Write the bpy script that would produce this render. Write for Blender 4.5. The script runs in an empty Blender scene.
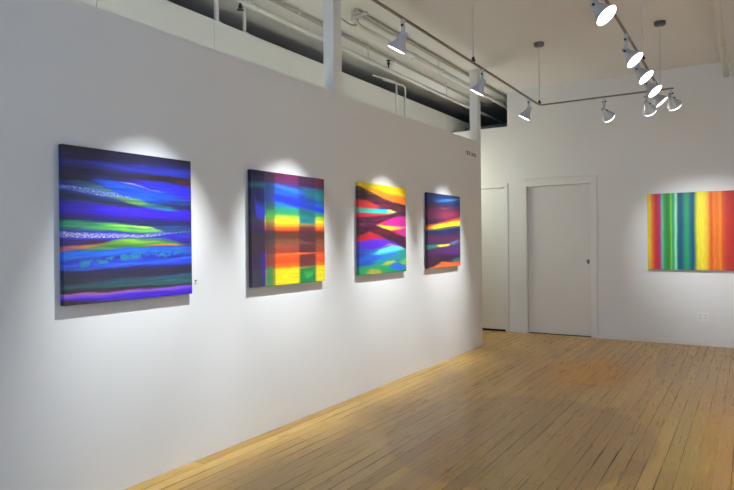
import bpy, bmesh, math, random
from mathutils import Vector, Matrix
random.seed(7)
SC = bpy.context.scene
COL = SC.collection
V = Vector

# ------------------------------------------------------------------ measures
CAM = V((3.0443, 0.0, 1.40))
Y2 = 9.1227          # end wall
HP = 2.71            # top of the partition
HC = 3.67            # ceiling
YP = 7.77            # free end of the partition
ZR = 2.96            # lighting rail
XL, XR, YR = 1.0, 2.26, 7.07
BACK, RIGHT, FAR, DEEP = -3.2, 4.1, -5.0, 12.5


# ------------------------------------------------------------------ mesh helpers
def box(bm, lo, hi):
    x0, y0, z0 = lo
    x1, y1, z1 = hi
    vs = [bm.verts.new(c) for c in ((x0, y0, z0), (x1, y0, z0), (x1, y1, z0), (x0, y1, z0),
                                    (x0, y0, z1), (x1, y0, z1), (x1, y1, z1), (x0, y1, z1))]
    for f in ((3, 2, 1, 0), (4, 5, 6, 7), (0, 1, 5, 4), (1, 2, 6, 5), (2, 3, 7, 6), (3, 0, 4, 7)):
        bm.faces.new([vs[i] for i in f])
    return vs


def frame_of(d):
    d = d.normalized()
    a = V((0, 0, 1)) if abs(d.z) < .95 else V((1, 0, 0))
    u = d.cross(a).normalized()
    return d, u, d.cross(u).normalized()


def lathe(bm, origin, d, prof, n=28, cap0=True, cap1=True):
    """prof: (distance along d, radius)"""
    d, u, w = frame_of(V(d))
    o = V(origin)
    rings = []
    for s, r in prof:
        rings.append([bm.verts.new(o + d * s + (u * math.cos(2 * math.pi * k / n) + w * math.sin(2 * math.pi * k / n)) * r)
                      for k in range(n)])
    for a, b in zip(rings, rings[1:]):
        for k in range(n):
            bm.faces.new((a[k], a[(k + 1) % n], b[(k + 1) % n], b[k]))
    if cap0:
        bm.faces.new(rings[0][::-1])
    if cap1:
        bm.faces.new(rings[-1])


def tube(bm, pts, r, n=12, cap=True):
    pts = [V(p) for p in pts]
    rings = []
    prev_u = None
    for i, p in enumerate(pts):
        if i == 0:
            t = pts[1] - p
        elif i == len(pts) - 1:
            t = p - pts[-2]
        else:
            t = (pts[i + 1] - p).normalized() + (p - pts[i - 1]).normalized()
        t.normalize()
        if prev_u is None:
            _, u, w = frame_of(t)
        else:
            u = (prev_u - t * prev_u.dot(t)).normalized()
            w = t.cross(u)
        prev_u = u
        rings.append([bm.verts.new(p + (u * math.cos(2 * math.pi * k / n) + w * math.sin(2 * math.pi * k / n)) * r)
                      for k in range(n)])
    for a, b in zip(rings, rings[1:]):
        for k in range(n):
            bm.faces.new((a[k], a[(k + 1) % n], b[(k + 1) % n], b[k]))
    if cap:
        bm.faces.new(rings[0][::-1])
        bm.faces.new(rings[-1])


def bend(pts, r=.05, n=6):
    """rounds the inner corners of a polyline"""
    pts = [V(p) for p in pts]
    out = [pts[0]]
    for a, b, c in zip(pts, pts[1:], pts[2:]):
        d0 = (a - b).normalized() * min(r, (a - b).length * .45)
        d1 = (c - b).normalized() * min(r, (c - b).length * .45)
        for k in range(n + 1):
            t = k / n
            out.append((b + d0) * (1 - t) ** 2 + b * 2 * t * (1 - t) + (b + d1) * t ** 2)
    out.append(pts[-1])
    return out


def obj(name, bm, m, parent=None, loc=None, smooth=False, bevel=0, segs=2):
    bmesh.ops.recalc_face_normals(bm, faces=bm.faces)
    if bevel:
        bmesh.ops.bevel(bm, geom=list(bm.edges), offset=bevel, segments=segs, profile=.6, affect='EDGES')
    me = bpy.data.meshes.new(name)
    bm.to_mesh(me)
    bm.free()
    if smooth:
        for p in me.polygons:
            p.use_smooth = True
        me.set_sharp_from_angle(angle=math.radians(40))
    if m:
        me.materials.append(m)
    o = bpy.data.objects.new(name, me)
    COL.objects.link(o)
    if parent:
        o.parent = parent
    if loc:
        o.location = loc
    return o


def struct(name, bm, m, parent=None, bevel=0):
    o = obj(name, bm, m, parent, bevel=bevel)
    if not parent:
        o['kind'] = 'structure'
    return o


def thing(name, label, cat, loc=(0, 0, 0), group=None):
    o = bpy.data.objects.new(name, None)
    o.empty_display_size = .1
    COL.objects.link(o)
    o.location = loc
    return tag(o, label, cat, group)


def tag(o, label, cat, group=None):
    o['label'] = label
    o['category'] = cat
    if group:
        o['group'] = group
    return o


B = bmesh.new


# ------------------------------------------------------------------ node helpers
def s2l(c):
    out = []
    for v in c:
        v = v / 255.0
        out.append(v / 12.92 if v <= .04045 else ((v + .055) / 1.055) ** 2.4)
    return tuple(out) + (1.0,)


class NT:
    def __init__(self, name, rough=.6, spec=.5, metal=0):
        self.m = bpy.data.materials.new(name)
        self.m.use_nodes = True
        self.t = self.m.node_tree
        self.n = self.t.nodes
        self.p = self.n['Principled BSDF']
        self.p.inputs['Roughness'].default_value = rough
        self.p.inputs['Specular IOR Level'].default_value = spec
        self.p.inputs['Metallic'].default_value = metal

    def link(self, a, b):
        self.t.links.new(a, b)

    def put(self, sock, v):
        if hasattr(v, 'is_linked') or isinstance(v, bpy.types.NodeSocket):
            self.link(v, sock)
        elif v is not None:
            sock.default_value = v

    def math(self, op, a, b=None, c=None, clamp=False):
        k = self.n.new('ShaderNodeMath')
        k.operation = op
        k.use_clamp = clamp
        for s, v in zip(k.inputs, (a, b, c)):
            if v is not None:
                self.put(s, v)
        return k.outputs[0]

    def mix(self, f, a, b, blend='MIX'):
        k = self.n.new('ShaderNodeMix')
        k.data_type = 'RGBA'
        k.blend_type = blend
        self.put(k.inputs['Factor'], f)
        self.put(k.inputs[6], a)
        self.put(k.inputs[7], b)
        return k.outputs[2]

    def smooth(self, v, a, b, lo=0., hi=1.):
        k = self.n.new('ShaderNodeMapRange')
        k.interpolation_type = 'SMOOTHSTEP'
        for i, x in enumerate((v, a, b, lo, hi)):
            self.put(k.inputs[i], x)
        return k.outputs[0]

    def coords(self):
        k = self.n.new('ShaderNodeTexCoord')
        s = self.n.new('ShaderNodeSeparateXYZ')
        self.link(k.outputs['Object'], s.inputs[0])
        return k.outputs['Object'], s.outputs[0], s.outputs[1], s.outputs[2]

    def vec(self, x, y, z=0.):
        k = self.n.new('ShaderNodeCombineXYZ')
        for s, v in zip(k.inputs, (x, y, z)):
            self.put(s, v)
        return k.outputs[0]

    def noise(self, vec, scale=5., detail=2., rough=.5, dist=0.):
        k = self.n.new('ShaderNodeTexNoise')
        self.put(k.inputs['Vector'], vec)
        k.inputs['Scale'].default_value = scale
        k.inputs['Detail'].default_value = detail
        k.inputs['Roughness'].default_value = rough
        k.inputs['Distortion'].default_value = dist
        return k.outputs['Fac']

    def white(self, vec):
        k = self.n.new('ShaderNodeTexWhiteNoise')
        k.noise_dimensions = '3D'
        self.put(k.inputs['Vector'], vec)
        return k.outputs['Value']

    def ramp(self, f, stops, interp='LINEAR', srgb=True):
        k = self.n.new('ShaderNodeValToRGB')
        k.color_ramp.interpolation = interp
        el = k.color_ramp.elements
        while len(el) < len(stops):
            el.new(.5)
        for e, (p, c) in zip(el, stops):
            e.position = p
        for e, (p, c) in zip(el, stops):
            e.color = s2l(c) if srgb else tuple(c) + (1.,)
        self.put(k.inputs[0], f)
        return k.outputs[0]

    def bump(self, h, strength=.2, dist=.01):
        k = self.n.new('ShaderNodeBump')
        k.inputs['Strength'].default_value = strength
        k.inputs['Distance'].default_value = dist
        self.link(h, k.inputs['Height'])
        self.link(k.outputs[0], self.p.inputs['Normal'])

    def color(self, c):
        self.put(self.p.inputs['Base Color'], c)


def paint(name, c, rough=.6, spec=.4, metal=0, var=.06, scale=3., bump=.0):
    """plain surface with a slight procedural unevenness"""
    t = NT(name, rough, spec, metal)
    v, x, y, z = t.coords()
    n = t.noise(v, scale, 3.)
    a = s2l(c)
    dk = tuple(q * (1 - var) for q in a[:3]) + (1,)
    lt = tuple(min(1, q * (1 + var)) for q in a[:3]) + (1,)
    t.color(t.mix(n, dk, lt))
    if bump:
        t.bump(t.noise(v, 160., 2.), bump, .002)
    return t.m


M = {}
M['wall'] = paint('white_wall_paint', (226, 224, 221), .75, .25, var=.015, bump=.08)
M['ceiling'] = paint('ceiling_paint', (222, 221, 218), .85, .2, var=.02)
M['trim'] = paint('white_trim_paint', (226, 223, 219), .5, .35, var=.01)
M['door'] = paint('door_paint', (222, 218, 213), .5, .35, var=.012)
M['cream'] = paint('cream_board_paint', (226, 226, 222), .8, .2, var=.02)
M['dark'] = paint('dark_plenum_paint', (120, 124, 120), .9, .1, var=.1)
M['rail'] = paint('grey_rail_metal', (124, 110, 96), .4, .5, .5)
M['rod'] = paint('rod_metal', (205, 200, 196), .5, .4, .0)
M['canopy'] = paint('canopy_metal', (96, 93, 90), .4, .5, .6)
M['silver'] = paint('silver_lamp_metal', (196, 200, 206), .35, .5, .45, var=.03)
M['darkmetal'] = paint('dark_metal', (50, 46, 44), .45, .5, .5)
M['pipe'] = paint('painted_pipe', (214, 212, 206), .6, .3, var=.04)
M['pipebrown'] = paint('brown_pipe', (170, 163, 154), .6, .3, var=.08)
M['duct'] = paint('grey_duct', (92, 96, 94), .7, .3, var=.2, scale=12.)
M['cable'] = paint('tan_cable', (150, 122, 84), .7, .3, var=.15, scale=30.)
M['plate'] = paint('switch_plate', (232, 230, 226), .4, .4, var=.01)
M['slot'] = paint('dark_slot', (60, 56, 52), .6, .3)
M['ink'] = paint('dark_brown_vinyl', (74, 62, 54), .6, .3)
M['paleink'] = paint('pale_brown_vinyl', (186, 177, 170), .6, .3)
M['brass'] = paint('worn_latch_metal', (132, 124, 114), .35, .5, .7)
M['gap'] = paint('door_gap_shade', (34, 28, 22), .8, .2)  # near-black strip painted in for the shaded gap under each door

t = NT('lamp_lens', .3)
v, x, y, z = t.coords()
t.color((1, 1, 1, 1))
t.p.inputs['Emission Color'].default_value = (1.0, .97, .92, 1)
t.p.inputs['Emission Strength'].default_value = 7.0
M['lens'] = t.m


# ------------------------------------------------------------------ floor boards
def floor_material():
    t = NT('worn_oak_boards', .4, .38)
    v, x, y, z = t.coords()
    W = .092
    wob = t.math('MULTIPLY', t.math('SUBTRACT', t.noise(t.vec(x, t.math('MULTIPLY', y, .25)), 3., 1.), .5), .006)
    xb = t.math('DIVIDE', t.math('ADD', x, wob), W)
    idx = t.math('FLOOR', xb)
    fx = t.math('FRACT', xb)
    r1 = t.white(t.vec(idx, 3.3, 1.7))
    L = t.math('MULTIPLY_ADD', t.white(t.vec(idx, 9.1, 4.2)), 1.2, 1.5)
    yb = t.math('DIVIDE', t.math('MULTIPLY_ADD', r1, 5.0, t.math('ADD', y, 20.)), L)
    iy = t.math('FLOOR', yb)
    fy = t.math('FRACT', yb)
    rb = t.white(t.vec(idx, iy, 6.0))
    rc = t.white(t.vec(idx, iy, 11.0))
    # grain running along the boards
    g1 = t.noise(t.vec(t.math('MULTIPLY_ADD', rb, 31., t.math('MULTIPLY', x, 60.)), t.math('MULTIPLY', y, 2.2), idx), 1., 4., .6, .4)
    g2 = t.noise(t.vec(t.math('MULTIPLY', x, 220.), t.math('MULTIPLY', y, 6.), idx), 1., 2., .6)
    base = t.ramp(rb, [(0, (158, 130, 94)), (.25, (186, 158, 115)), (.5, (198, 168, 122)), (.75, (178, 150, 114)), (1, (212, 182, 136))])
    base = t.mix(t.smooth(g1, .35, .75, 0., .42), base, s2l((146, 116, 78)))
    base = t.mix(t.smooth(g2, .5, .8, 0., .25), base, s2l((130, 104, 72)))
    g3 = t.noise(t.vec(t.math('MULTIPLY', x, 85.), t.math('MULTIPLY', y, 1.7), 4.), 1., 3., .7)
    base = t.mix(t.smooth(g3, .58, .74, 0., .2), base, s2l((104, 86, 66)))
    # large soft wear
    big = t.noise(t.vec(t.math('MULTIPLY', x, 1.1), t.math('MULTIPLY', y, .55)), 1.3, 3., .6)
    base = t.mix(t.smooth(big, .45, .7, 0., .35), base, s2l((206, 178, 132)))
    # round patch of greyer, darker boards
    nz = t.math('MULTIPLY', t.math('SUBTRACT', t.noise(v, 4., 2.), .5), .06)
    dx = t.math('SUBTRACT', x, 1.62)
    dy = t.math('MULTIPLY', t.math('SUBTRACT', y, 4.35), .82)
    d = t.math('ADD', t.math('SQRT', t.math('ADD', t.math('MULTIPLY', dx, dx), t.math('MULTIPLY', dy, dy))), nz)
    grey_patch = t.smooth(d, .885, .935, .52, 0.)
    base = t.mix(grey_patch, base, s2l((140, 118, 92)))
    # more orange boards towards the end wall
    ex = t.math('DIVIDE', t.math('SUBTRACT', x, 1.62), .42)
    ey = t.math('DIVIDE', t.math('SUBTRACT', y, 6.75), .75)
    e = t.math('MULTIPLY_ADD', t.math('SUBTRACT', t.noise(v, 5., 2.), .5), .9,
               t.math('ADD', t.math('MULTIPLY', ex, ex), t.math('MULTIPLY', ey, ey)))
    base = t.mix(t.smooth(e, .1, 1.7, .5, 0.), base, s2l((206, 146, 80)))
    # yellowish boards along the partition
    base = t.mix(t.smooth(x, .1, .75, .2, 0.), base, s2l((210, 176, 112)))
    # seams of uneven width and darkness
    seamn = t.noise(t.vec(t.math('MULTIPLY', idx, 7.3), t.math('MULTIPLY', y, 1.1)), 1., 3.)
    ed = t.math('MINIMUM', fx, t.math('SUBTRACT', 1., fx))
    wdt = t.smooth(seamn, .35, .72, .012, .075)
    seam = t.smooth(ed, t.math('MULTIPLY', wdt, .4), wdt, 1., 0.)
    strength = t.smooth(seamn, .42, .60, .34, 1.)
    seam = t.math('MULTIPLY', seam, strength)
    ye = t.math('MULTIPLY', t.math('MINIMUM', fy, t.math('SUBTRACT', 1., fy)), L)
    butt = t.smooth(ye, .001, .004, .6, 0.)
    gap = t.math('MAXIMUM', seam, butt)
    # black patched strips
    sx = t.math('SUBTRACT', x, t.math('MULTIPLY_ADD', t.math('SUBTRACT', t.noise(t.vec(0., y), 1.5, 1.), .5), .15, 1.98))
    s1 = t.smooth(t.math('ABSOLUTE', sx), .02, .13, 1., 0.)
    s2 = t.math('MULTIPLY', t.smooth(y, 6.05, 6.2), t.smooth(y, 7.5, 8.4, 1., 0.))
    s3 = t.smooth(t.noise(t.vec(t.math('MULTIPLY', x, 70.), t.math('MULTIPLY', y, 2.2)), 1., 4., .75), .5, .66)
    base = t.mix(t.math('MULTIPLY', t.math('MULTIPLY', s1, s2), t.math('MULTIPLY', s3, .75)), base, s2l((46, 34, 24)))
    c1 = t.math('MULTIPLY', t.smooth(t.math('ABSOLUTE', t.math('SUBTRACT', y, 6.13)), .006, .016, .45, 0.),
                t.math('MULTIPLY', t.smooth(x, 1.5, 1.6), t.smooth(x, 2.08, 2.12, 1., 0.)))
    base = t.mix(c1, base, s2l((60, 44, 30)))
    hs = t.n.new('ShaderNodeHueSaturation')
    hs.inputs['Saturation'].default_value = 1.27
    hs.inputs['Value'].default_value = 1.0
    t.link(base, hs.inputs['Color'])
    base = t.mix(gap, hs.outputs[0], s2l((38, 27, 18)))
    t.color(base)
    rr = t.math('MULTIPLY_ADD', g1, .16, .21)
    t.put(t.p.inputs['Roughness'], t.math('ADD', rr, t.math('MULTIPLY', gap, .4)))
    h = t.math('MULTIPLY_ADD', g2, .08, t.math('MULTIPLY', gap, -1.))
    h = t.math('MULTIPLY_ADD', rc, .12, h)
    t.bump(h, .25, .003)
    return t.m


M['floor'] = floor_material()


# ------------------------------------------------------------------ paintings
def painting_material(name, W, H, axis, base, strokes, amp=.012, warp=(2.2, 7.), grain=(6., 160.), stops_interp='EASE', seed=0., vertical=False, gain=1.0, streak=.5, texture=.7):
    t = NT(name, .42, .35)
    v, x, y, z = t.coords()
    u = t.math('DIVIDE', x if axis == 'x' else y, W)
    w = t.math('DIVIDE', t.math('SUBTRACT', H, z), H)
    if vertical:
        u, w = w, u          # stripes run down the canvas
    n1 = t.math('SUBTRACT', t.noise(t.vec(t.math('MULTIPLY', u, warp[0]), t.math('MULTIPLY', w, warp[1]), seed), 1., 3., .55), .5)
    n2 = t.math('SUBTRACT', t.noise(t.vec(t.math('MULTIPLY', u, grain[0]), t.math('MULTIPLY', w, grain[1]), seed + 5), 1., 3., .6), .5)
    tt = t.math('MULTIPLY_ADD', n1, amp * 4, t.math('MULTIPLY_ADD', n2, amp * 1.2, w))
    col = t.ramp(tt, base, stops_interp) if isinstance(base, list) else base(t, u, tt)
    under = col
    for si, s in enumerate(strokes):
        c, pts, soft = s[:3]
        opt = s[3] if len(s) > 3 else {}
        k = t.ramp(u, [(p[0], (p[1], p[2], p[3] if len(p) > 3 else 1.)) for p in pts], opt.get('interp', 'LINEAR'), srgb=False)
        sp = t.n.new('ShaderNodeSeparateColor')
        t.link(k, sp.inputs[0])
        a = t.smooth(tt, t.math('SUBTRACT', sp.outputs[0], soft), t.math('ADD', sp.outputs[0], soft))
        b = t.smooth(tt, t.math('SUBTRACT', sp.outputs[1], soft), t.math('ADD', sp.outputs[1], soft), 1., 0.)
        f = t.math('MULTIPLY', t.math('MULTIPLY', a, b), sp.outputs[2])
        if 'speckle' in opt:
            sc, lo = opt['speckle']
            q = t.noise(t.vec(t.math('MULTIPLY', u, sc[0]), t.math('MULTIPLY', w, sc[1]), seed + 2), 1., 3., .75)
            f = t.math('MULTIPLY', f, t.smooth(q, lo, lo + .1))
        col = t.mix(f, col, s2l(c), opt.get('blend', 'MIX'))
    if streak:   # dry-brushed streaks let the under-painting through
        q = t.noise(t.vec(t.math('MULTIPLY', u, 3.), t.math('MULTIPLY', w, 30.), seed + 9.7), 1., 4., .65)
        col = t.mix(t.smooth(q, .46, .66, 0., streak), col, under)
    # brush marks lighten and darken the pigment a little
    hsv = t.n.new('ShaderNodeHueSaturation')
    t.link(col, hsv.inputs['Color'])
    t.link(t.math('MULTIPLY', t.math('MULTIPLY_ADD', n2, texture, 1.), gain), hsv.inputs['Value'])
    t.color(hsv.outputs[0])
    t.bump(n2, .12, .003)
    return t.m


def R(lo, hi, c):  # straight full-width stroke
    return (c, [(0., lo, hi), (1., lo, hi)])


# 1: deep blue horizontal currents
base1 = [(0, (30, 26, 58)), (.07, (30, 28, 74)), (.11, (36, 44, 140)), (.15, (34, 28, 70)), (.20, (30, 36, 92)),
         (.26, (26, 60, 170)), (.31, (28, 56, 130)), (.355, (30, 36, 70)), (.40, (46, 28, 190)), (.445, (36, 22, 120)),
         (.475, (26, 30, 90)), (.52, (30, 70, 130)), (.57, (50, 40, 190)), (.62, (34, 28, 120)), (.67, (30, 90, 210)),
         (.715, (34, 40, 170)), (.75, (34, 74, 226)), (.79, (30, 22, 84)), (.84, (30, 22, 60)), (.885, (26, 60, 80)),
         (.92, (28, 24, 40)), (.945, (130, 80, 210)), (.965, (66, 24, 216)), (1, (56, 26, 190))]
st1 = [
    ((36, 46, 160), [(0, .12, .1, 0.), (.2, .08, .12), (.5, .075, .125), (1, .06, .125)], .018),
    ((36, 26, 24), [(0, .19, .22), (.15, .19, .22, .8), (.3, .17, .19, 0.), (.42, .125, .165, .3), (.6, .13, .17, 1.), (1, .135, .18, 1.)], .015),
    ((78, 30, 26), [(.8, .15, .15, 0.), (.92, .15, .2, .8), (1, .15, .2)], .015),
    ((24, 82, 214), [(0, .2, .2, 0.), (.18, .19, .2, 0.), (.3, .2, .26), (.6, .22, .33), (.8, .26, .34, .6), (1, .3, .34, 0.)], .018),
    ((44, 40, 214), [(.4, .19, .2, 0.), (.6, .185, .23), (.85, .19, .27), (1, .2, .3)], .02),
    ((140, 130, 232), [(.38, .20, .205, 0.), (.5, .203, .211), (.7, .247, .255, .8), (.76, .26, .262, 0.)], .003),
    ((84, 132, 66), [(0, .22, .22, 0.), (.1, .215, .25, .4), (.25, .24, .285), (.42, .295, .335), (.55, .315, .36), (.68, .34, .36, .3), (.75, .35, .36, 0.)], .012),
    ((100, 160, 70), [(.38, .31, .32, 0.), (.48, .315, .345), (.58, .33, .35, .7), (.64, .345, .35, 0.)], .01),
    ((30, 132, 140), [(.5, .35, .36, 0.), (.65, .345, .375), (.8, .36, .385), (.9, .375, .385, 0.)], .012),
    ((30, 44, 66), [(0, .29, .36), (.3, .33, .375), (.5, .365, .385, .6), (.65, .38, .385, 0.)], .014),
    ((76, 110, 206), [(0, .245, .275), (.2, .258, .298), (.45, .293, .318), (.54, .315, .317, 0.)], .004, {'speckle': ((40., 60.), .42)}),
    ((226, 234, 250), [(0, .25, .275), (.2, .265, .30), (.45, .296, .318), (.54, .317, .318, 0.)], .004, {'speckle': ((75., 210.), .53)}),
    ((54, 26, 214), [(0, .34, .39, .7), (.4, .375, .43), (1, .39, .45)], .02),
    ((22, 150, 96), [(0, .475, .515), (.25, .48, .53), (.5, .485, .53, .6), (.6, .5, .53, 0.)], .012),
    ((112, 196, 58), [(0, .5, .51, .2), (.2, .485, .52, .35), (.45, .487, .535, .85), (.6, .497, .537, .9), (.72, .525, .54), (.78, .54, .545, 0.)], .007),
    ((190, 240, 90), [(.3, .49, .5, 0.), (.5, .49, .505, .8), (.65, .505, .52, .6), (.72, .53, .535, 0.)], .006),
    ((56, 44, 190), [(0, .525, .575), (.3, .545, .58), (.5, .555, .575, 0.)], .006),
    ((230, 236, 250), [(0, .535, .57), (.3, .553, .58), (.6, .548, .568), (.75, .542, .554, .7), (1, .525, .53, .3)], .004, {'speckle': ((60., 210.), .47)}),
    ((52, 24, 22), [(0, .585, .63), (.25, .59, .615), (.42, .59, .6, 0.)], .01),
    ((206, 104, 48), [(0, .64, .665), (.15, .625, .65), (.35, .6, .615, .6), (.45, .6, .605, 0.)], .008),
    ((78, 138, 50), [(0, .66, .67, 0.), (.15, .64, .665, .8), (.4, .585, .645), (.6, .57, .64), (.78, .585, .635), (.95, .625, .632, .2)], .009),
    ((150, 210, 60), [(.3, .6, .61, 0.), (.5, .585, .615, .7), (.66, .59, .61, .7), (.78, .61, .62, 0.)], .01),
    ((210, 140, 60), [(.55, .63, .635, 0.), (.7, .625, .637, .9), (.85, .627, .637, .9), (.95, .632, .635, 0.)], .004),
    ((30, 112, 232), [(0, .675, .72), (.3, .655, .69), (.6, .645, .665, .7), (1, .645, .66, .2)], .01),
    ((36, 136, 166), [(0, .735, .78, .6), (.2, .715, .76), (.4, .69, .735), (.7, .665, .72), (.9, .66, .71, .6), (1, .67, .7, 0.)], .012, {'speckle': ((9., 16.), .45)}),
    ((46, 104, 246), [(0, .78, .79, .1), (.3, .755, .775, .6), (.5, .745, .772), (.75, .735, .755), (1, .712, .732)], .006),
    ((30, 24, 60), [(0, .79, .86), (.5, .80, .84, .5), (1, .77, .83, .8)], .02),
    ((26, 84, 110), [(.2, .87, .89, 0.), (.4, .855, .9), (.75, .845, .9), (1, .845, .92)], .015),
    ((34, 96, 84), [(0, .88, .905, .5), (.4, .885, .91, .7), (1, .875, .92, .8)], .012),
    ((30, 24, 30), [(0, .9, .93, .6), (.5, .915, .935, .8), (1, .93, .94, .9)], .008),
    ((200, 108, 178), [(0, .928, .938, .8), (.4, .933, .945), (.7, .945, .952, .5), (1, .955, .96, 0.)], .006),
    ((44, 18, 28), [(0, .965, 1.2), (.3, .975, 1.2), (.5, 1., 1.2, .6), (.65, 1.03, 1.2, 0.)], .012),
]

# 2: glowing plaid
base2 = [(0, (112, 40, 78)), (.08, (96, 40, 92)), (.12, (38, 66, 160)), (.17, (36, 90, 180)), (.22, (32, 60, 186)),
         (.28, (28, 110, 170)), (.32, (34, 140, 110)), (.36, (50, 150, 84)), (.395, (180, 200, 50)), (.425, (246, 224, 44)), (.465, (246, 160, 36)),
         (.49, (232, 92, 30)), (.53, (104, 42, 30)), (.575, (88, 48, 34)), (.61, (120, 74, 46)), (.65, (150, 74, 52)),
         (.7, (160, 58, 46)), (.74, (232, 92, 40)), (.79, (230, 76, 30)), (.83, (238, 110, 28)), (.87, (250, 226, 34)), (1, (250, 234, 40))]
PL = (24, 22, 66)
st2 = [
    ((48, 112, 232), [(0, .09, .12, .4), (.3, .1, .13), (.6, .13, .165), (1, .16, .2, .5)], .015),
    ((28, 50, 214), [(0, .2, .25, .2), (.3, .19, .25), (.6, .235, .3), (1, .29, .34)], .02),
    ((30, 130, 96), [(.6, .1, .12, 0.), (.75, .11, .2, .7), (1, .11, .24, .8)], .02),
    # darker woven columns
    ((24, 112, 112), [(.595, .3, .46, 0.), (.635, .3, .46), (.84, .33, .46), (.88, .33, .46, 0.)], .03),
    ((24, 40, 70), [(.59, .1, .34, 0.), (.63, .1, .36, .5), (.84, .12, .36, .5), (.88, .12, .36, 0.)], .03),
    ((72, 36, 46), [(.595, .44, .86, 0.), (.63, .46, .86, .9), (.84, .46, .86, .9), (.88, .46, .86, 0.)], .025),
    ((52, 30, 64), [(.6, -.2, .12, 0.), (.62, -.2, .1, .85), (.85, -.2, .1, .85), (.87, -.2, .1, 0.)], .02),
    ((22, 126, 62), [(.595, .86, 1.2, 0.), (.63, .86, 1.2), (.84, .85, 1.2), (.88, .85, 1.2, 0.)], .015),
    ((80, 190, 90), [(.66, .88, .9, 0.), (.72, .9, .96, .6), (.8, .9, .95, .6), (.84, .88, .9, 0.)], .02),
    ((130, 70, 60), [(.4, .625, .63, 0.), (.62, .60, .635, .6), (.8, .625, .64, .6), (.87, .64, .645, 0.)], .01),
    ((240, 104, 44), [(.2, .735, .75, .2), (.3, .725, .745), (.62, .715, .735), (.85, .715, .725, .6), (.9, .715, .72, 0.)], .006),
    ((34, 44, 50), [(0, -.2, 1.2, 0.), (.165, -.2, 1.2, 0.), (.18, -.2, 1.2, .82), (.24, -.2, 1.2, .74), (.275, -.2, 1.2, .7), (.30, -.2, 1.2, 0.)], .02),
    ((34, 130, 70), [(.17, .84, 1.2, 0.), (.19, .84, 1.2, .9), (.245, .84, 1.2, .8), (.265, .84, 1.2, 0.)], .02),
    ((60, 150, 60), [(.17, .34, .42, 0.), (.19, .34, .42, .8), (.27, .34, .42, .6), (.3, .34, .42, 0.)], .03),
    (PL, [(0, -.2, 1.2, .975), (.15, -.2, 1.2, .975), (.185, -.2, 1.2, 0.)], .02),
    ((36, 44, 190), [(.02, .15, .2, 0.), (.06, .28, .4, .75), (.14, .3, .42, .75), (.18, .34, .36, 0.)], .04),
    ((26, 96, 104), [(0, .11, .15, .8), (.14, .1, .14, .8), (.2, .1, .14, 0.)], .02),
    ((30, 34, 150), [(.1, .6, .66, 0.), (.13, .7, 1.1, .6), (.165, .7, 1.1, .6), (.18, .8, .9, 0.)], .05),
    ((52, 30, 34), [(0, .53, .72, .7), (.15, .53, .7, .7), (.2, .54, .6, 0.)], .03),
    ((96, 34, 50), [(.84, -.2, .09, 0.), (.88, -.2, .1, .8), (1, -.2, .1, .8)], .02),
]

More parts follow.
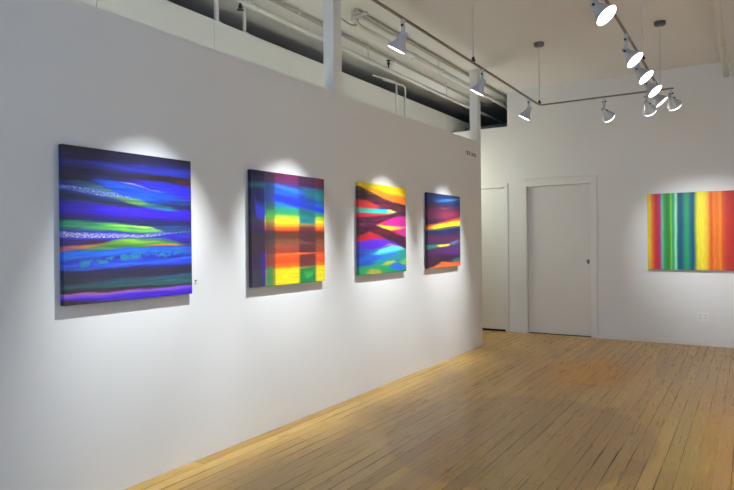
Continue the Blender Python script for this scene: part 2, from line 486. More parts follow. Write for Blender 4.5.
# 3: dark diagonal bars over spectrum
base3 = [(0, (250, 214, 24)), (.08, (248, 190, 26)), (.15, (240, 120, 30)), (.2, (214, 60, 44)), (.26, (206, 46, 60)),
         (.3, (46, 190, 160)), (.34, (190, 50, 60)), (.40, (200, 36, 120)), (.46, (206, 40, 130)), (.52, (196, 40, 60)),
         (.58, (180, 40, 60)), (.64, (96, 44, 180)), (.7, (74, 52, 200)), (.76, (60, 170, 214)), (.82, (34, 108, 210)),
         (.88, (28, 140, 150)), (.94, (36, 160, 90)), (1, (40, 140, 90))]
DK = (62, 24, 46)
st3 = [
    ((244, 122, 32), [(0, .02, .04, 0.), (.3, .05, .09, .7), (.7, .1, .2), (1, .1, .22)], .025),
    ((250, 216, 30), [(.4, .0, .05), (.8, .03, .08), (1, .05, .12)], .02),
    ((44, 190, 176), [(0, .3, .33, .8), (.3, .275, .325), (.6, .265, .31), (.75, .28, .3, 0.)], .012),
    ((48, 56, 116), [(.25, .27, .275, 0.), (.45, .23, .275), (.6, .245, .275), (.72, .27, .275, 0.)], .008),
    ((246, 216, 80), [(.55, .28, .31, 0.), (.65, .27, .305), (.78, .285, .295), (.85, .29, .29, 0.)], .01),
    ((210, 36, 50), [(0, .33, .37), (.3, .33, .36, .6), (.5, .33, .35, 0.)], .012),
    ((190, 32, 132), [(.35, .4, .46, 0.), (.6, .35, .48), (1, .32, .48)], .015),
    ((214, 50, 60), [(.2, .44, .45, 0.), (.35, .42, .47), (.5, .41, .45, .6), (.6, .4, .43, 0.)], .012),
    ((248, 206, 40), [(.3, .46, .47, 0.), (.42, .455, .485), (.65, .465, .51), (.85, .47, .5, .8), (1, .47, .48, .2)], .01),
    ((190, 40, 140), [(.7, .5, .52, 0.), (.85, .5, .57), (1, .48, .62)], .015),
    ((190, 34, 36), [(0, .56, .64), (.25, .56, .63), (.45, .6, .62, 0.)], .014),
    ((84, 40, 200), [(0, .64, .76), (.3, .61, .72), (.6, .64, .7), (.8, .7, .72, 0.)], .02),
    ((40, 60, 170), [(0, .72, .82), (.3, .72, .78, .7), (.5, .74, .76, 0.)], .02),
    ((104, 226, 220), [(.2, .8, .81, 0.), (.4, .735, .785), (.65, .69, .76), (.9, .7, .74), (1, .72, .74, .4)], .012),
    ((190, 150, 200), [(.4, .72, .73, 0.), (.6, .66, .68, .8), (.8, .69, .7, .7), (1, .74, .74, 0.)], .006),
    ((30, 96, 206), [(0, .82, .9), (.3, .78, .86), (.5, .8, .84, 0.)], .015),
    ((36, 150, 130), [(0, .92, .96), (.3, .86, .92), (.55, .82, .88), (.8, .76, .84), (1, .73, .85)], .012),
    ((40, 128, 206), [(.3, .86, .88, 0.), (.5, .8, .86), (.75, .77, .81), (.9, .78, .79, 0.)], .01),
    ((34, 80, 180), [(0, .86, .9), (.2, .84, .9), (.4, .87, .89, 0.)], .01),
    ((176, 204, 44), [(.4, .9, .92, 0.), (.55, .87, .915), (.7, .86, .9), (.8, .88, .89, 0.)], .01),
    ((36, 160, 90), [(0, .93, 1.1), (.3, .92, 1.0), (.6, .91, 1.0, .6), (.8, .93, .96, 0.)], .015),
    ((40, 110, 220), [(.55, .93, .94, 0.), (.7, .89, .97), (.9, .9, .98), (1, .93, .96, .3)], .01),
    ((120, 190, 60), [(.8, .86, .88, 0.), (.9, .86, .91), (1, .84, .92)], .012),
    ((180, 170, 70), [(.1, .96, .98, 0.), (.22, .94, 1.1), (.4, .96, 1.1), (.5, 1., 1.1, 0.)], .015),
    (DK, [(0, .04, .19), (.15, .075, .19), (.4, .13, .24), (.7, .18, .28), (1, .2, .33)], .012),
    ((110, 30, 60), [(0, .2, .21, 0.), (.2, .19, .21, .6), (.5, .245, .25, .6), (.7, .27, .275, 0.)], .01),
    (DK, [(0, .375, .56), (.3, .36, .47), (.55, .34, .4), (.8, .29, .345), (1, .25, .34)], .012),
    (DK, [(0, .46, .58), (.2, .44, .53), (.4, .47, .57), (.65, .52, .64), (.85, .56, .69), (1, .59, .74)], .012),
]

# 4: plum and navy with a flame streak
base4 = [(0, (30, 36, 82)), (.06, (28, 60, 130)), (.12, (34, 44, 96)), (.17, (70, 34, 70)), (.24, (96, 36, 66)),
         (.31, (104, 36, 66)), (.38, (62, 28, 66)), (.44, (60, 30, 60)), (.49, (32, 36, 86)), (.54, (52, 30, 70)),
         (.6, (88, 36, 74)), (.68, (66, 36, 86)), (.78, (84, 36, 90)), (.86, (62, 30, 62)), (1, (60, 28, 56))]
st4 = [
    ((46, 112, 178), [(.1, .09, .1, 0.), (.3, .085, .12), (.6, .06, .09), (1, .03, .05, .6)], .015),
    ((90, 170, 160), [(.4, .07, .08, 0.), (.6, .06, .075, .7), (.85, .04, .06, .7), (1, .03, .04, .2)], .012),
    ((150, 82, 50), [(.3, .2, .21, 0.), (.45, .185, .205, .8), (.6, .18, .19, .6), (.7, .18, .185, 0.)], .01),
    ((150, 44, 78), [(.2, .28, .3, 0.), (.5, .24, .33, .7), (.8, .22, .3, .7), (1, .24, .28, .3)], .03),
    ((226, 90, 34), [(0, .435, .49), (.3, .4, .47), (.6, .36, .42), (1, .3, .38)], .02),
    ((250, 222, 40), [(0, .47, .48, .3), (.2, .43, .475), (.45, .4, .455), (.7, .375, .43), (1, .345, .42)], .012),
    ((70, 140, 90), [(0, .49, .505, .8), (.4, .475, .49, .7), (.7, .45, .46, .8), (1, .42, .435, .7)], .01),
    ((30, 34, 84), [(0, .505, .55), (.4, .49, .55), (1, .44, .52)], .02),
    ((40, 140, 110), [(0, .69, .74), (.2, .69, .73), (.5, .68, .715, .6), (.8, .66, .69, .4), (1, .66, .67, 0.)], .012),
    ((236, 220, 60), [(.2, .7, .71, 0.), (.35, .69, .72), (.6, .68, .705), (.7, .675, .685, 0.)], .008),
    ((110, 130, 190), [(.6, .67, .68, 0.), (.75, .65, .68, .7), (.9, .62, .66, .6), (1, .63, .65, .2)], .015),
    ((92, 44, 130), [(.3, .76, .78, 0.), (.6, .73, .82, .6), (1, .7, .84, .7)], .03),
    ((40, 110, 120), [(.6, .93, .94, 0.), (.8, .895, .93), (1, .87, .925)], .01),
    ((250, 124, 50), [(0, 1.0, 1.3), (.15, .985, 1.3), (.4, .925, 1.3), (.7, .94, 1.3), (1, .93, 1.3)], .01),
    ((240, 84, 60), [(.55, .95, .96, 0.), (.8, .94, .97, .7), (1, .93, .97, .8)], .015),
]

# 5: vertical spectrum stripes (metres across / width)
W5 = 1.45
pts5 = [(0, (236, 206, 50)), (.035, (240, 200, 44)), (.05, (238, 130, 34)), (.075, (226, 90, 28)), (.09, (206, 54, 26)), (.115, (190, 36, 34)),
        (.135, (178, 36, 84)), (.155, (170, 54, 130)), (.17, (140, 140, 170)), (.185, (104, 196, 150)), (.205, (50, 160, 80)),
        (.235, (46, 130, 40)), (.27, (44, 140, 44)), (.288, (130, 206, 60)), (.305, (40, 150, 90)), (.325, (60, 180, 130)), (.345, (176, 240, 190)),
        (.362, (60, 150, 130)), (.375, (14, 84, 112)), (.415, (16, 80, 116)), (.44, (26, 130, 110)), (.475, (40, 160, 90)), (.51, (26, 120, 110)),
        (.53, (20, 74, 128)), (.555, (22, 80, 120)), (.575, (120, 170, 60)), (.6, (250, 226, 34)), (.66, (252, 234, 56)), (.71, (248, 196, 34)),
        (.735, (238, 130, 24)), (.755, (226, 86, 22)), (.79, (248, 134, 18)), (.815, (238, 110, 20)), (.855, (250, 146, 24)), (.885, (226, 84, 24)),
        (.93, (196, 50, 26)), (1.0, (176, 34, 26)), (1.1, (206, 50, 26)), (1.2, (160, 26, 40)), (1.3, (210, 80, 30)), (1.45, (150, 28, 60))]


def base5(t, u, tt):
    lo = [(p / .72, c) for p, c in pts5 if p <= .72]
    hi = [((p - .70) / (W5 - .70), c) for p, c in pts5 if p >= .70]
    m = t.math('MULTIPLY', tt, W5)
    a = t.ramp(t.math('DIVIDE', m, .72), lo, 'LINEAR')
    b = t.ramp(t.math('DIVIDE', t.math('SUBTRACT', m, .70), W5 - .70), hi, 'LINEAR')
    return t.mix(t.smooth(m, .705, .715), a, b)


st5 = []


def painting(loc, W, H, axis, mat, label, D=.040):
    o = thing('abstract_painting', label, 'painting', loc, 'abstract paintings on the gallery walls')
    bm = B()
    if axis == 'y':
        box(bm, (.007, 0, 0), (D, W, H))
    else:
        box(bm, (0, -D, 0), (W, -.007, H))
    obj('canvas', bm, mat, o, bevel=.003)
    k, b = .012, .05
    bm = B()
    for p, q in (((k, k), (W - k, k + b)), ((k, H - k - b), (W - k, H - k)), ((k, k + b), (k + b, H - k - b)), ((W - k - b, k + b), (W - k, H - k - b))):
        if axis == 'y':
            box(bm, (0, p[0], p[1]), (.007, q[0], q[1]))
        else:
            box(bm, (p[0], -.007, p[1]), (q[0], 0, q[1]))
    bmesh.ops.remove_doubles(bm, verts=bm.verts, dist=1e-5)
    obj('stretcher_frame', bm, M['wood'], o)
    return o


M['wood'] = paint('pale_stretcher_wood', (190, 160, 118), .7, .3, var=.1, scale=20.)
P = [(1.850, .859, 1.0850, .8390), (3.262, .880, 1.0830, .8450), (4.676, .893, 1.0985, .8510), (6.072, .890, 1.1000, .8430)]
specs = [
    ('deep_blue_painting', base1, st1, dict(amp=.009, warp=(3., 10.), grain=(4., 75.), texture=1.9, seed=1., gain=.76, streak=.6),
     'blue and violet abstract canvas with lime streaks, nearest painting on the left wall'),
    ('plaid_painting', base2, st2, dict(amp=.004, warp=(2., 6.), grain=(8., 70.), texture=.8, seed=2., gain=.78, streak=0),
     'dark plaid abstract canvas with yellow and orange window blocks on the left wall'),
    ('diagonal_bars_painting', base3, st3, dict(amp=.005, warp=(3., 6.), grain=(8., 90.), seed=3., gain=.79, streak=.22),
     'rainbow abstract canvas crossed by dark plum zigzag bars on the left wall'),
    ('plum_streak_painting', base4, st4, dict(amp=.007, warp=(2.5, 7.), grain=(7., 100.), seed=4., gain=.82, streak=.3),
     'plum and navy abstract canvas with one yellow streak, farthest along the left wall'),
]
for (y0, w, z0, h), (nm, b_, s_, kw, lab) in zip(P, specs):
    painting((.001, y0, z0), w, h, 'y', painting_material(nm, w, h, 'y', b_, s_, **kw), lab)
painting((1.866, Y2 - .001, .990), W5, 1.022, 'x',
         painting_material('spectrum_stripes_painting', W5, 1.022, 'x', base5, st5, amp=.0035, warp=(2.5, 9.), grain=(6., 120.), seed=5., vertical=True, gain=.83, streak=0),
         'canvas of vertical rainbow stripes hanging alone on the end wall')

# ------------------------------------------------------------------ room shell
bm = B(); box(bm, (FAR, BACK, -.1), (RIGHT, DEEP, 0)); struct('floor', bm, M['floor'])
bm = B(); box(bm, (FAR, BACK, HC), (RIGHT, DEEP, HC + .1)); struct('ceiling', bm, M['ceiling'])

bm = B(); box(bm, (-.11, BACK, 0), (0, YP, HP)); struct('wall_left', bm, M['wall'])

# end wall: tall part with the framed door, low part over the corridor door
D2 = (.192, 1.112, 2.21)      # x0, x1, height
D1 = (-.93, -.150, 2.218)
bm = B()
TH = .16
for lo, hi in (((-.10, Y2, 0), (D2[0], Y2 + TH, HC)), ((D2[1], Y2, 0), (RIGHT, Y2 + TH, HC)), ((D2[0], Y2, D2[2]), (D2[1], Y2 + TH, HC)),
               ((D1[1], Y2, 0), (-.10, Y2 + TH, 3.152)), ((D1[0], Y2, D1[2]), (D1[1], Y2 + TH, 3.152)), ((-1.0, Y2, 0), (D1[0], Y2 + TH, 3.152))):
    box(bm, lo, hi)
bmesh.ops.remove_doubles(bm, verts=bm.verts, dist=1e-5)
struct('wall_end', bm, M['wall'])
# corridor wall whose upper band shows over the partition, in boards with seams
bm = B()
ys = [BACK, .3, 2.772, 3.938, 5.9, 7.49, 8.9, DEEP]
for a, b in zip(ys, ys[1:]):
    box(bm, (-1.1, a + .002, 0), (-1.0, b - .002, 3.40))
struct('wall_corridor', bm, M['cream'])
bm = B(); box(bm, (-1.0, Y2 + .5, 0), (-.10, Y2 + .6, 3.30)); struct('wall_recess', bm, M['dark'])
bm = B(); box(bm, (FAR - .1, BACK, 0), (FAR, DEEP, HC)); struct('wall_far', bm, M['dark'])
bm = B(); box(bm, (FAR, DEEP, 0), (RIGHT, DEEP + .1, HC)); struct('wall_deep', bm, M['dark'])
bm = B(); box(bm, (RIGHT, BACK, 0), (RIGHT + .1, DEEP, HC)); struct('wall_right', bm, M['wall'])
# wall behind the viewer with the street window
WX0, WX1, WZ0, WZ1 = .5, 3.4, .6, 2.9
bm = B()
for lo, hi in (((FAR, BACK - .12, 0), (WX0, BACK, HC)), ((WX1, BACK - .12, 0), (RIGHT, BACK, HC)),
               ((WX0, BACK - .12, 0), (WX1, BACK, WZ0)), ((WX0, BACK - .12, WZ1), (WX1, BACK, HC))):
    box(bm, lo, hi)
struct('wall_back', bm, M['wall'])
bm = B()
for x0 in (WX0, (WX0 + WX1) / 2 - .03, WX1 - .06):
    box(bm, (x0, BACK - .1, WZ0), (x0 + .06, BACK - .03, WZ1))
for z0 in (WZ0, WZ1 - .06):
    box(bm, (WX0 + .06, BACK - .1, z0), (WX1 - .06, BACK - .03, z0 + .06))
struct('window_1', bm, M['trim'])

# two square posts standing on the partition, up to the ceiling
bm = B(); box(bm, (-.108, 4.36, HP), (0.0, 4.482, HC)); struct('trim_1', bm, M['wall'])
bm = B(); box(bm, (-.108, 7.66, HP), (0.0, YP, HC)); struct('trim_2', bm, M['wall'])

# ------------------------------------------------------------------ doors
# framed door with a latch
dr = bpy.data.objects.new('door_2', None); COL.objects.link(dr); dr['kind'] = 'structure'
dr.location = (D2[0], Y2, 0)
w, h = D2[1] - D2[0], D2[2]
bm = B(); box(bm, (.004, .055, .012), (w - .004, .10, h - .004)); obj('door_panel', bm, M['door'], dr, bevel=.002)
bm = B()
for lo, hi in (((-.082, -.016, 0), (0, -.0005, h + .105)), ((w, -.016, 0), (w + .09, -.0005, h + .105)), ((0, -.016, h), (w, -.0005, h + .105))):
    box(bm, lo, hi)
obj('door_frame', bm, M['trim'], dr, bevel=.003)
bm = B()
box(bm, (-.10, -.024, h + .105), (w + .108, -.0005, h + .123))
obj('door_cap', bm, M['trim'], dr, bevel=.003)
bm = B()
box(bm, (.0, .05, 0), (.012, .11, h)); box(bm, (w - .012, .05, 0), (w, .11, h))
bm.free()
hd = None
bm = B()
box(bm, (w - .058, .049, 1.055), (w - .026, .055, 1.118))
hd = obj('latch_plate', bm, M['brass'], dr, bevel=.002)
bm = B()
lathe(bm, (w - .044, .047, 1.09), (0, -1, 0), [(0, .008), (.018, .008), (.02, .016), (.03, .019), (.038, .014), (.04, .004)], 16)
obj('door_knob', bm, M['brass'], hd, smooth=True)
bm = B(); box(bm, (.004, .05, .001), (w - .004, .098, .012)); obj('bottom_gap_shade', bm, M['gap'], dr)

# plain flush door at the end of the corridor
dr = bpy.data.objects.new('door_1', None); COL.objects.link(dr); dr['kind'] = 'structure'
dr.location = (D1[0], Y2, 0)
w, h = D1[1] - D1[0], D1[2]
bm = B(); box(bm, (.004, .012, .03), (w - .006, .05, h - .008)); obj('door_panel', bm, M['cream'], dr, bevel=.002)
bm = B()
for lo, hi in (((w, -.014, 0), (w + .052, -.0005, h + .06)), ((-.052, -.014, 0), (0, -.0005, h + .06)), ((0, -.014, h), (w, -.0005, h + .06))):
    box(bm, lo, hi)
obj('door_frame', bm, M['trim'], dr, bevel=.003)
for zz in (.32, 1.90):
    bm = B()
    tube(bm, [(w - .003, -.006, zz - .045), (w - .003, -.006, zz + .045)], .006, 8)
    obj('hinge', bm, M['rod'], dr)
bm = B(); box(bm, (.004, .014, .001), (w - .006, .05, .03)); obj('bottom_gap_shade', bm, M['gap'], dr)

bm = B()
box(bm, (D2[1] + .09, Y2 - .010, 0), (RIGHT, Y2 - .0005, .055))
box(bm, (D1[1] + .052, Y2 - .010, 0), (D2[0] - .082, Y2 - .0005, .055))
struct('baseboard_end', bm, M['trim'], bevel=.002)

# ------------------------------------------------------------------ small wall items
o = thing('electrical_outlet', 'white double electrical outlet plate low on the end wall below the striped canvas', 'outlet', (2.516, Y2, .381))
bm = B(); box(bm, (-.068, -.007, -.060), (.068, -.0005, .060)); obj('cover_plate', bm, M['plate'], o, bevel=.002)
for sx in (-.032, .032):
    bm = B(); box(bm, (sx - .018, -.010, -.036), (sx + .018, -.006, .036)); r = obj('receptacle', bm, M['plate'], o, bevel=.0015)
    for zz in (-.02, .018):
        for q in (-.0075, .0075):
            bm = B()
            box(bm, (sx + q - .0015, -.0106, zz - .008), (sx + q + .0015, -.0099, zz + .008))
            obj('socket_slot', bm, M['slot'], r)

bm = B()
lathe(bm, (0, 0, 0), (1, 0, 0), [(.0005, .003), (.008, .003), (.009, .0055), (.012, .0055), (.013, .003)], 14)
o = obj('wall_pin', bm, M['canopy'], smooth=True, loc=(0, 2.768, 1.163))
tag(o, 'tiny grey pin in the wall beside the lower right of the blue canvas', 'pin')

# small vinyl lettering near the end of the partition (too small to read in the photo)
o = thing('wall_lettering', 'small dark lettering high on the left wall near its far end', 'lettering', (0, 7.24, 2.50))


def word(y0, z0, widths, hh, mat, name='word'):
    bm = B()
    y = y0
    for wd, k in widths:
        box(bm, (.0004, y, z0), (.0016, y + .010, z0 + hh))
        if k & 1:
            box(bm, (.0004, y + .010, z0 + hh - .009), (.0016, y + wd, z0 + hh))
        if k & 2:
            box(bm, (.0004, y + .010, z0), (.0016, y + wd, z0 + .009))
        if k & 4:
            box(bm, (.0004, y + wd - .010, z0 + .009), (.0016, y + wd, z0 + hh - .009))
        y += wd + .009
    return obj(name, bm, mat, o)


word(.01, .0, [(.03, 1), (.028, 7), (.03, 3), (.028, 5)], .048, M['ink'])
word(.185, .0, [(.028, 3), (.03, 7), (.026, 1), (.03, 7), (.028, 2)], .042, M['ink'])
word(.0, -.068, [(.018, 1)], .016, M['paleink'])
word(.09, -.068, [(.02, 3)], .016, M['paleink'])
word(.19, -.066, [(.018, 1)], .014, M['paleink'])

# ------------------------------------------------------------------ lighting rail
tr = thing('lighting_rail', 'slim grey suspended rail running round the room and carrying the track lights', 'rail', (XL, YR, ZR))


def rel(p, o):
    return V(p) - o.location


bm = B()
hw, hh = .008, .0075
box(bm, rel((XL - hw, BACK + .4, ZR - hh), tr), rel((XL + hw, YR - .04, ZR + hh), tr))
obj('rail_segment', bm, M['rail'], tr)
bm = B()
box(bm, rel((XL + .04, YR - hw, ZR - hh), tr), rel((XR + .125, YR + hw, ZR + hh), tr))
obj('rail_segment', bm, M['rail'], tr)
bm = B()
box(bm, rel((XR - hw, BACK + .4, ZR - hh), tr), rel((XR + hw, YR - .008, ZR + hh), tr))
obj('rail_segment', bm, M['rail'], tr)
bm = B()
c = [(XL, YR - .041, ZR), (XL + .004, YR - .025, ZR), (XL + .014, YR - .01, ZR), (XL + .026, YR - .003, ZR), (XL + .041, YR, ZR)]
tube(bm, [rel(p, tr) for p in c], .0085, 10)
obj('corner_connector', bm, M['rail'], tr, smooth=True)
for (x, y) in ((XL, YR - .02), (XL, 5.06), (XL, 1.9), (XR, YR), (XR, 5.84), (XR, 3.4), (XR, .6)):
    bm = B()
    tube(bm, [rel((x, y, ZR + hh), tr), rel((x, y, HC - .03), tr)], .0052, 10)
    rd = obj('suspension_rod', bm, M['rod'], tr, smooth=True)
    bm = B()
    lathe(bm, rel((x, y, ZR + .012), tr), (0, 0, 1), [(0, .018), (.012, .02), (.02, .014), (.034, .012), (.04, .008)], 16)
    obj('rod_clamp', bm, M['darkmetal'], rd, smooth=True)
    bm = B()
    lathe(bm, rel((x, y, HC - .042), tr), (0, 0, 1), [(0, .02), (.004, .05), (.012, .056), (.0415, .057)], 24)
    obj('ceiling_canopy', bm, M['canopy'], rd, smooth=True)


def track_light(at, aim, drop, label, group, power, size=58, crescent=False, warm=(.885, .96, 1.02)):
    """head hanging from the rail on a short arm; the bell aims along aim"""
    at = V(at)
    d = V(aim).normalized()
    o = thing('track_light', label, 'track light', at, group)
    bm = B()
    box(bm, (-.011, -.018, -.036), (.011, .018, -.008))
    obj('rail_adapter', bm, M['silver'], o, bevel=.003)
    piv = V((0, 0, -drop))
    back = piv - d * .02
    bm = B()
    tube(bm, bend([V((0, 0, -.038)), V((0, 0, -.06)), piv + V((0, 0, .02)), piv + d * .01], .03), .0135, 12)
    st = obj('arm', bm, M['silver'], o, smooth=True)
    bm = B()
    side = d.cross(V((0, 0, 1))).normalized() if abs(d.z) < .99 else V((1, 0, 0))
    lathe(bm, V((0, 0, -.052)) - side * .022, side, [(0, .008), (.008, .009), (.036, .009), (.044, .008)], 12)
    obj('arm_screw', bm, M['darkmetal'], st, smooth=True)
    bm = B()
    lathe(bm, piv, d, [(-.034, .012), (-.032, .022), (-.012, .027), (.012, .028), (.02, .034), (.04, .040), (.062, .052), (.086, .067), (.096, .0715), (.102, .0715),
                       (.102, .0685), (.094, .066), (.080, .058)], 32, True, False)
    sh = obj('lamp_shade', bm, M['silver'], o, smooth=True)
    bm = B()
    lathe(bm, piv + side * .030 + d * .0, side, [(-.006, .007), (.004, .008), (.012, .006)], 12)
    obj('tilt_knob', bm, M['darkmetal'], sh, smooth=True)
    bm = B()
    lens = [(.085, .0655), (.104, .0665), (.114, .0655), (.121, .054), (.124, .03), (.125, .012)] if crescent else [(.085, .0625), (.100, .0645), (.103, .055), (.105, .03), (.1055, .012)]
    lathe(bm, piv, d, lens, 32)
    obj('lamp_lens', bm, M['lens'], o, smooth=True)
    ld = bpy.data.lights.new('lamp_beam', 'SPOT')
    ld.energy = power
    ld.color = warm
    ld.spot_size = math.radians(size)
    ld.spot_blend = 1.0
    ld.shadow_soft_size = .012
    lo = bpy.data.objects.new('lamp_beam', ld)
    COL.objects.link(lo)
    lo.parent = o
    lo.location = piv + d * .14
    lo.rotation_euler = d.to_track_quat('-Z', 'Y').to_euler()
    return o


G1 = 'track lights aimed at the left wall paintings'
for y, tgt, nm, pw in ((2.43, (0, 2.40, 1.12), 'the blue canvas', 235), (3.775, (0, 3.68, 1.10), 'the plaid canvas', 265),
                       (5.27, (0, 5.15, 1.10), 'the plum zigzag canvas', 265), (6.64, (0, 6.54, 1.10), 'the plum and navy canvas', 265)):
    at = V((XL, y, ZR))
    track_light(at, V(tgt) - (at - V((0, 0, .125))), .125, 'silver track light on the left rail, lighting ' + nm, G1, pw, 50 if y < 3 else 52)
G2 = 'track lights glowing along the right rail'
nms = ['largest glowing track light on the right rail, nearest the camera',
       'second glowing track light along the right rail from the camera',
       'third glowing track light along the right rail from the camera',
       'fourth glowing track light along the right rail from the camera',
       'thin glowing track light near the far corner of the right rail']
aims = [(.64, -.13, -.75)] * 4 + [(.64, .10, -.76)]
for y, nm, a in zip((3.90, 4.98, 5.56, 6.13, 6.62), nms, aims):
    track_light((XR, y, ZR), a, .142, nm, G2, 740, 52)
G3 = 'track lights aimed at the end wall'
for x, tgt, nm, drop in ((1.703, (2.45, Y2, 1.30), 'track light alone midway along the end rail, turned to the end wall', .15),
                         (2.13, (2.55, Y2, 1.30), 'track light low beside the rail corner, aimed at the striped canvas', .13),
                         (2.36, (2.90, Y2, 1.30), 'track light at the tip of the end rail beyond the corner', .10)):
    at = V((x, YR, ZR))
    track_light(at, V(tgt) - (at - V((0, 0, drop))), drop, nm, G3, 66, 48, True)

# ------------------------------------------------------------------ pipes over the partition
def pipe(name, pts, r, m, label, cat='pipe', group=None, couple=(), n=14, rb=.05):
    o = thing(name, label, cat, pts[0], group)
    bm = B()
    tube(bm, [V(p) - V(pts[0]) for p in bend(pts, rb)], r, n)
    obj('tube', bm, m, o, smooth=True)
    for p, d in couple:
        bm = B()
        lathe(bm, V(p) - V(pts[0]), d, [(-.03, r * 1.3), (.03, r * 1.3)], 14)
        obj('coupling', bm, m, o, smooth=True)
    return o


def hangers(o, x, z, r, ys):
    for y in ys:
        bm = B()
        tube(bm, [V((x, y, z + r)) - o.location, V((x, y, HC)) - o.location], .005, 8)
        h = obj('pipe_hanger', bm, M['rod'], o, smooth=True)
        bm = B()
        lathe(bm, V((x, y, z)) - o.location, (0, 1, 0), [(-.012, r + .004), (.012, r + .004)], 14)
        obj('hanger_ring', bm, M['rod'], h, smooth=True)


GP = 'painted pipes running above the partition'
a = pipe('ceiling_pipe', [(-.60, 1.5, 3.452), (-.60, 10.6, 3.452)], .022, M['pipe'],
         'lowest long painted pipe above the left wall, just over the dark gap', 'pipe', GP, [((-.60, 6.0, 3.452), (0, 1, 0))])
hangers(a, -.60, 3.452, .022, (4.05, 5.9, 8.0))
a = pipe('ceiling_pipe', [(-.65, 1.5, 3.628), (-.65, 9.9, 3.628)], .017, M['pipebrown'],
         'thin brownish pipe close under the ceiling, between two paler pipes', 'pipe', GP)
hangers(a, -.65, 3.628, .017, (4.7, 6.6))
a = pipe('ceiling_pipe', [(-.25, 5.05, 3.60), (-.25, 5.15, 3.55), (-.25, 9.9, 3.55)], .030, M['pipe'],
         'thick pale pipe that starts beside the nearer column and runs to the far one', 'pipe', GP,
         [((-.25, 6.35, 3.55), (0, 1, 0)), ((-.25, 7.1, 3.55), (0, 1, 0))])
hangers(a, -.25, 3.55, .030, (6.1, 7.0))
pipe('ceiling_shadow_line', [(-.18, 5.0, 3.645), (-.18, 9.9, 3.645)], .020, M['pipebrown'],  # brown tube drawn in place of the dark shadow line under the ceiling
     'brown tube standing in for a shadow line tight against the ceiling edge above the thick pale pipe', 'conduit')
a = pipe('ceiling_pipe', [(2.80, 1.0, 3.50), (2.80, Y2, 3.50)], .034, M['pipe'],
         'fat painted pipe at upper right running into the end wall', 'pipe')
hangers(a, 2.80, 3.50, .034, (7.6,))

o = thing('ceiling_sprinkler', 'small dark sprinkler head hanging under the ceiling over the lowest pipe', 'sprinkler', (-.6, 6.36, 3.474))
bm = B()
lathe(bm, (0, 0, 0), (0, 0, 1), [(0, .008), (.04, .008), (.045, .018), (.06, .018), (.065, .01), (.09, .01)], 12)
obj('sprinkler_body', bm, M['darkmetal'], o, smooth=True)
bm = B(); lathe(bm, (0, 0, .09), (0, 0, 1), [(0, .028), (.004, .028)], 16); obj('deflector', bm, M['darkmetal'], o)
o = thing('ceiling_sprinkler', 'dark sprinkler head near the top edge left of the nearer column', 'sprinkler', (-.6, 3.85, 3.4295))
bm = B()
lathe(bm, (0, 0, 0), (0, 0, -1), [(0, .012), (.02, .012), (.022, .02), (.032, .02), (.036, .01), (.05, .01)], 12)
obj('sprinkler_body', bm, M['darkmetal'], o, smooth=True)
bm = B(); lathe(bm, (0, 0, -.05), (0, 0, -1), [(0, .03), (.004, .03)], 16); obj('deflector', bm, M['darkmetal'], o)

# bracket with a bent strap just right of the nearer column
o = thing('ceiling_bracket', 'bent metal bracket under the ceiling just right of the nearer column', 'bracket', (-.25, 5.0, HC))
bm = B()
tube(bm, bend([(-.06, -.12, -.001), (-.05, -.10, -.10), (0, 0.02, -.145), (.01, .10, -.13), (.02, .12, -.06)], .03), .008, 8)
obj('strap', bm, M['pipebrown'], o, smooth=True)
bm = B()
box(bm, (-.02, .05, -.062), (.16, .075, -.035)); box(bm, (.06, .055, -.035), (.08, .07, -.0005))
obj('flat_bar', bm, M['rod'], o, bevel=.003)

# unseen fluorescent strip on the corridor side of the partition
t = NT('fluorescent_tube', .4)
t.p.inputs['Emission Color'].default_value = (.96, 1.0, .88, 1)
t.p.inputs['Emission Strength'].default_value = 7.0
t.color((1, 1, 1, 1))
bm = B(); box(bm, (-.19, -1.5, 2.44), (-.112, 7.6, 2.50)); fx = struct('corridor_light_1', bm, M['trim'])
bm = B(); tube(bm, [(-.17, -1.4, 2.53), (-.17, 7.5, 2.53)], .018, 10); obj('fluorescent_tube', bm, t.m, fx, smooth=True)
bm = B(); box(bm, (-.999, 7.9, 2.17), (-.95, 8.85, 2.23)); fx = struct('corridor_light_2', bm, M['trim'])  # second unseen strip, added to brighten the corridor door
tc = t.m.copy(); tc.name = 'bright_fluorescent_tube'; tc.node_tree.nodes['Principled BSDF'].inputs['Emission Strength'].default_value = 42.0
bm = B(); tube(bm, [(-.915, 7.95, 2.20), (-.915, 8.8, 2.20)], .034, 10); obj('fluorescent_tube', bm, tc, fx, smooth=True)

# four slim posts on the corridor wall
GQ = 'slim posts rising from the corridor wall'
for y, r, lab in ((3.985, .015, 'wider slim post on the ledge at upper left, left of the nearer column'),
                  (4.345, .011, 'narrower slim post on the ledge at upper left, next to the wider post')):
    o = thing('slim_post', lab, 'post', (-1.02, y, 3.40), GQ)
    bm = B(); box(bm, (-r, -r, 0), (r, r, HC - 3.40)); obj('post_shaft', bm, M['trim'], o)
    bm = B(); box(bm, (-.03, -.03, 0), (.03, .03, .006)); obj('post_foot', bm, M['trim'], o)
for y, lab in ((7.24, 'left one of two bent conduits on the ledge between the columns'),
               (7.49, 'right one of two bent conduits on the ledge between the columns')):
    o = thing('bent_conduit', lab, 'conduit', (-.985, y, 2.4), GQ)
    bm = B()
    tube(bm, bend([(0, 0, 0), (0, 0, 1.15), (-.10, -.45, 1.16)], .06), .012, 10)
    obj('conduit_tube', bm, M['trim'], o, smooth=True)
    bm = B(); box(bm, (-.014, -.022, .9), (.014, .022, .915)); obj('conduit_clip', bm, M['trim'], o)

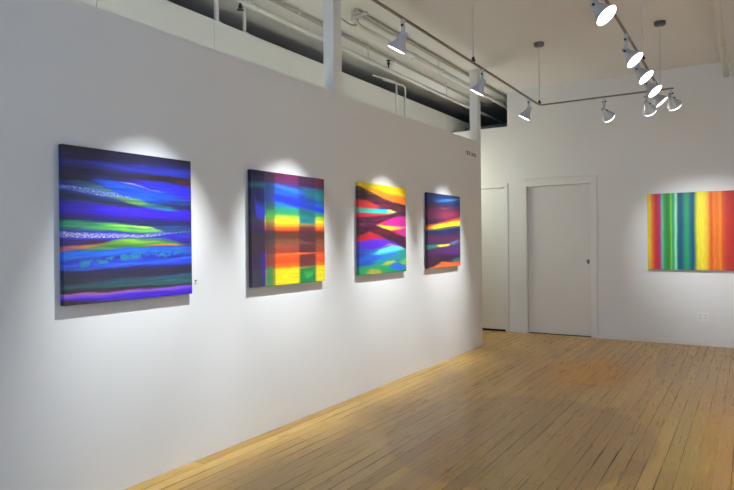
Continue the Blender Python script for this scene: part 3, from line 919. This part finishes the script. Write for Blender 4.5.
# services in the dark opening beyond the far column
def corrugated(name, pts, r, m, label):
    o = thing(name, label, 'duct', pts[0])
    pp = bend(pts, .25, 10)
    fine = []
    for a_, b_ in zip(pp, pp[1:]):
        a_, b_ = V(a_), V(b_)
        k = max(1, int((b_ - a_).length / .02))
        for i in range(k):
            fine.append(a_.lerp(b_, i / k))
    bm = B()
    rings = []
    for i, p in enumerate(fine):
        tdir = (fine[min(i + 1, len(fine) - 1)] - fine[max(i - 1, 0)]).normalized()
        u = tdir.cross(V((0, 0, 1))).normalized() if abs(tdir.z) < .95 else V((1, 0, 0))
        w_ = tdir.cross(u)
        rr = r * (1.0 if i % 2 else .86)
        rings.append([bm.verts.new(p - V(pts[0]) + (u * math.cos(2 * math.pi * k / 16) + w_ * math.sin(2 * math.pi * k / 16)) * rr) for k in range(16)])
    for a_, b_ in zip(rings, rings[1:]):
        for k in range(16):
            bm.faces.new((a_[k], a_[(k + 1) % 16], b_[(k + 1) % 16], b_[k]))
    obj('hose', bm, m, o, smooth=True)
    for p in (fine[3], fine[-4]):
        bm = B()
        box(bm, (p.x - pts[0][0] - .012, p.y - pts[0][1] - .002, p.z - pts[0][2] + r * .9), (p.x - pts[0][0] + .012, p.y - pts[0][1] + .002, HC - pts[0][2]))
        obj('hanging_strap', bm, m, o)
    return o


corrugated('flexible_duct', [(-.95, 11.4, 3.46), (-.55, 11.3, 3.50), (-.25, 11.0, 3.44), (-.2, 10.75, 3.42)], .10, M['duct'],
           'dark flexible duct looping in the opening beyond the far column')
for k in range(3):
    o = thing('hanging_cable', ['tan cable sagging highest in the opening beyond the far column',
                              'tan cable looping in the middle of the opening beyond the far column',
                              'tan cable hanging lowest in the opening beyond the far column'][k], 'cable', (-.5 + .06 * k, 9.6, 3.60), 'cables in the opening beyond the far column')
    bm = B()
    pts = []
    for i in range(26):
        s = i / 25
        pts.append((.35 * s + .02 * math.sin(9 * s + k), .25 * s + .03 * math.sin(12 * s + 2 * k), .04 - .03 * k - .05 * math.sin(math.pi * s) + .012 * math.sin(20 * s + 3 * k)))
    tube(bm, pts, .009, 8)
    obj('cable_run', bm, M['cable'], o, smooth=True)

# ------------------------------------------------------------------ daylight through the street window
w = bpy.data.worlds.new('daylight')
SC.world = w
w.use_nodes = True
nt = w.node_tree
bg = nt.nodes['Background']
bg.inputs['Color'].default_value = (.38, .62, 1.0, 1)
bg.inputs['Strength'].default_value = 6.0
pl = bpy.data.lights.new('window_portal', 'AREA')
pl.shape = 'RECTANGLE'
pl.size = WX1 - WX0
pl.size_y = WZ1 - WZ0
pl.cycles.is_portal = True
po = bpy.data.objects.new('window_portal', pl)
COL.objects.link(po)
po.location = ((WX0 + WX1) / 2, BACK - .13, (WZ0 + WZ1) / 2)
po.rotation_euler = (math.radians(90), 0, 0)

# ------------------------------------------------------------------ camera
cd = bpy.data.cameras.new('camera')
cd.sensor_fit = 'HORIZONTAL'
cd.sensor_width = 36.0
cd.lens = 36.0 * 612.885 / 734
cd.clip_start = .05
cam = bpy.data.objects.new('camera', cd)
COL.objects.link(cam)
yaw, pitch, roll = map(math.radians, (31.99613, -0.26429, -0.59501))
f = V((-math.sin(yaw) * math.cos(pitch), math.cos(yaw) * math.cos(pitch), math.sin(pitch)))
r = f.cross(V((0, 0, 1))).normalized()
u = r.cross(f)
r2 = r * math.cos(roll) + u * math.sin(roll)
u2 = -r * math.sin(roll) + u * math.cos(roll)
mt = Matrix((r2, u2, -f)).transposed().to_4x4()
mt.translation = CAM
cam.matrix_world = mt
SC.camera = cam

vs = SC.view_settings
vs.view_transform = 'Standard'
vs.look = 'None'
vs.exposure = 0.22
vs.gamma = 1.0
vs.use_curve_mapping = False
SC.cycles.use_denoising = True
SC.cycles.max_bounces = 12
SC.cycles.diffuse_bounces = 8
SC.cycles.sample_clamp_indirect = 4.0
